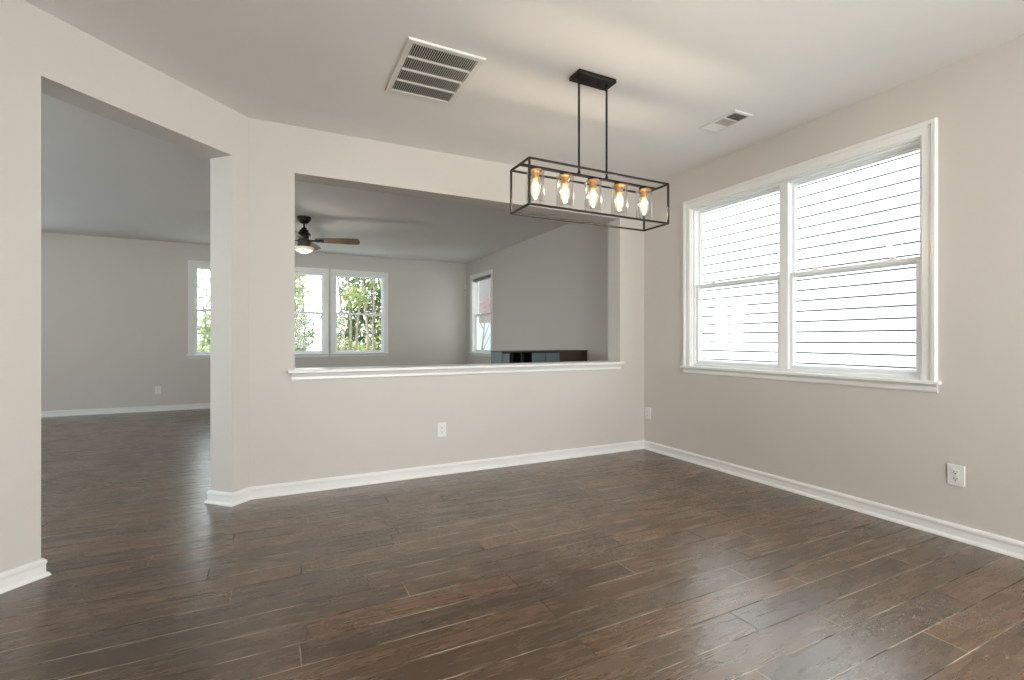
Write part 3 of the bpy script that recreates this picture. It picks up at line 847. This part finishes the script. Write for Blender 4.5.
def tree(name, x, y, stems, crown, leafm, label, seed, cat='tree', z=-0.36, group=None, leaf=0.06, rad=0.05):
    """stems: list of (dx, dy, height); crown: list of (dx, dy, z, rx, ry, rz, count)"""
    rnd = random.Random(seed)
    root = tag(empty(name, (x, y, z)), label, cat, group)
    bm = bmesh.new()
    for dx, dy, hh in stems:
        b0 = (rnd.uniform(-0.08, 0.08), rnd.uniform(-0.08, 0.08), 0)
        k = 7; ptsx = []
        for i in range(k):
            t = i / (k - 1)
            ptsx.append((b0[0] + dx * t ** 1.15 + rnd.uniform(-0.03, 0.03), b0[1] + dy * t + rnd.uniform(-0.03, 0.03), hh * t))
        tube(bm, ptsx, [rad * (1 - 0.75 * i / (k - 1)) for i in range(k)], 7)
        for j in (3, 4, 5):
            p_ = Vector(ptsx[j]); e_ = p_ + Vector((rnd.uniform(-0.5, 0.5), rnd.uniform(-0.5, 0.5), rnd.uniform(0.4, 0.9)))
            tube(bm, [p_, (p_ + e_) / 2 + Vector((0.03, 0, 0.05)), e_], [rad * 0.35, rad * 0.22, rad * 0.1], 5)
    obj('trunk', bm, M['bark'], root)
    bm = bmesh.new()
    for c in crown: leaf_blob(bm, c[:3], c[3:6], c[6], leaf, rnd)
    obj('foliage', bm, leafm, root)
    return root

tree('crape_myrtle', 1.72, 12.6, [(-0.62, 0.2, 3.4), (-0.25, -0.2, 3.8), (-0.05, 0.3, 3.9), (0.30, 0.1, 3.6)],
     [(-0.45, 0, 3.5, 0.55, 0.6, 0.6, 300), (0.0, 0.1, 3.9, 0.5, 0.6, 0.5, 260), (0.10, -0.3, 2.55, 0.32, 0.3, 0.28, 260), (-0.45, 0.2, 2.0, 0.4, 0.4, 0.6, 110), (0.0, 0.2, 1.3, 0.6, 0.4, 0.7, 80)],
     M['leaf'], 'pale multi-trunk tree outside the right window of the far pair', 21, rad=0.05)
tree('crape_myrtle', 2.62, 14.2, [(0.55, 0.2, 3.4), (0.80, -0.1, 3.3), (0.1, 0.3, 3.7), (-0.25, 0.0, 3.5)],
     [(0.45, 0, 3.6, 0.7, 0.7, 0.8, 420), (0.75, 0.2, 2.4, 0.4, 0.4, 0.6, 200), (0.1, 0, 1.6, 0.5, 0.5, 0.8, 140)],
     M['leaf'], 'second multi-trunk tree to the right outside the same far window', 22, rad=0.06)
tree('crape_myrtle', 0.95, 16.0, [(-0.75, 0.1, 3.4), (-0.45, -0.1, 3.6), (-0.1, 0.3, 3.8)],
     [(-0.4, 0, 3.9, 0.8, 0.6, 0.7, 620), (-0.6, 0.2, 1.6, 0.6, 0.4, 0.7, 360), (-0.3, 0.1, 2.8, 0.8, 0.5, 0.6, 360)],
     M['leaf_pale'], 'leaning thin-trunk tree outside the left window of the far pair', 23, rad=0.045)
tree('leafy_tree', -1.6, 14.0, [(0.1, 0.1, 2.6), (-0.3, 0.2, 2.8)],
     [(0, 0, 2.9, 1.2, 0.9, 1.3, 900), (0.2, 0, 1.2, 0.9, 0.8, 0.9, 500)], M['leaf_pale'], 'pale leafy tree outside the window half hidden by the pillar', 24)
for i, (x, y, s, mk, lb) in enumerate(((-6.5, 27, 1.6, 'leaf_pale', 'tree in the background left of the far windows'), (-0.6, 28, 1.6, 'leaf_pale', 'background tree behind the left window of the far pair'),
                                   (5.6, 29.5, 1.6, 'leaf_dark', 'background tree behind the right window of the far pair'))):
    tree('background_tree', x, y, [(0.2, 0, 3.0 * s), (-0.3, 0.1, 2.8 * s)],
         [(0, 0, 2.7 * s, 1.4 * s, 1.2, 1.3 * s, 1500), (0.8 * s, 0, 1.2 * s, 0.9 * s, 1, 0.9 * s, 800), (-0.8 * s, 0, 1.2 * s, 0.9 * s, 1, 0.9 * s, 800)],
         M[mk], lb, 31 + i, group='trees in the background', leaf=0.19, rad=0.12)
for i, (x, y) in enumerate(((-2.6, 19.0), (0.0, 19.5), (2.6, 19.0), (5.0, 24.6))):
    rnd = random.Random(60 + i)
    bm = bmesh.new()
    leaf_blob(bm, (0, 0, 0.75), (1.12, 0.6, 0.75), 1100, 0.09, rnd)
    o = obj('shrub', bm, M['leaf_dark' if i % 2 else 'leaf'])
    o.location = (x, y, -0.36)
    tag(o, ('rounded shrub on the lawn, leftmost of the row outside the far windows', 'rounded shrub on the lawn, second from the left outside the far windows',
            'rounded shrub on the lawn, third from the left outside the far windows', 'rounded shrub on the lawn, rightmost of the row outside the far windows')[i], 'shrub', 'shrubs on the lawn')
tree('flowering_tree', 6.0, 14.5, [(0.2, 0, 2.2), (-0.2, 0.1, 2.4)], [(0, 0, 2.5, 0.7, 0.6, 0.6, 300)], M['leaf_pink'], 'pink flowering tree outside the narrow far window', 41, leaf=0.05)
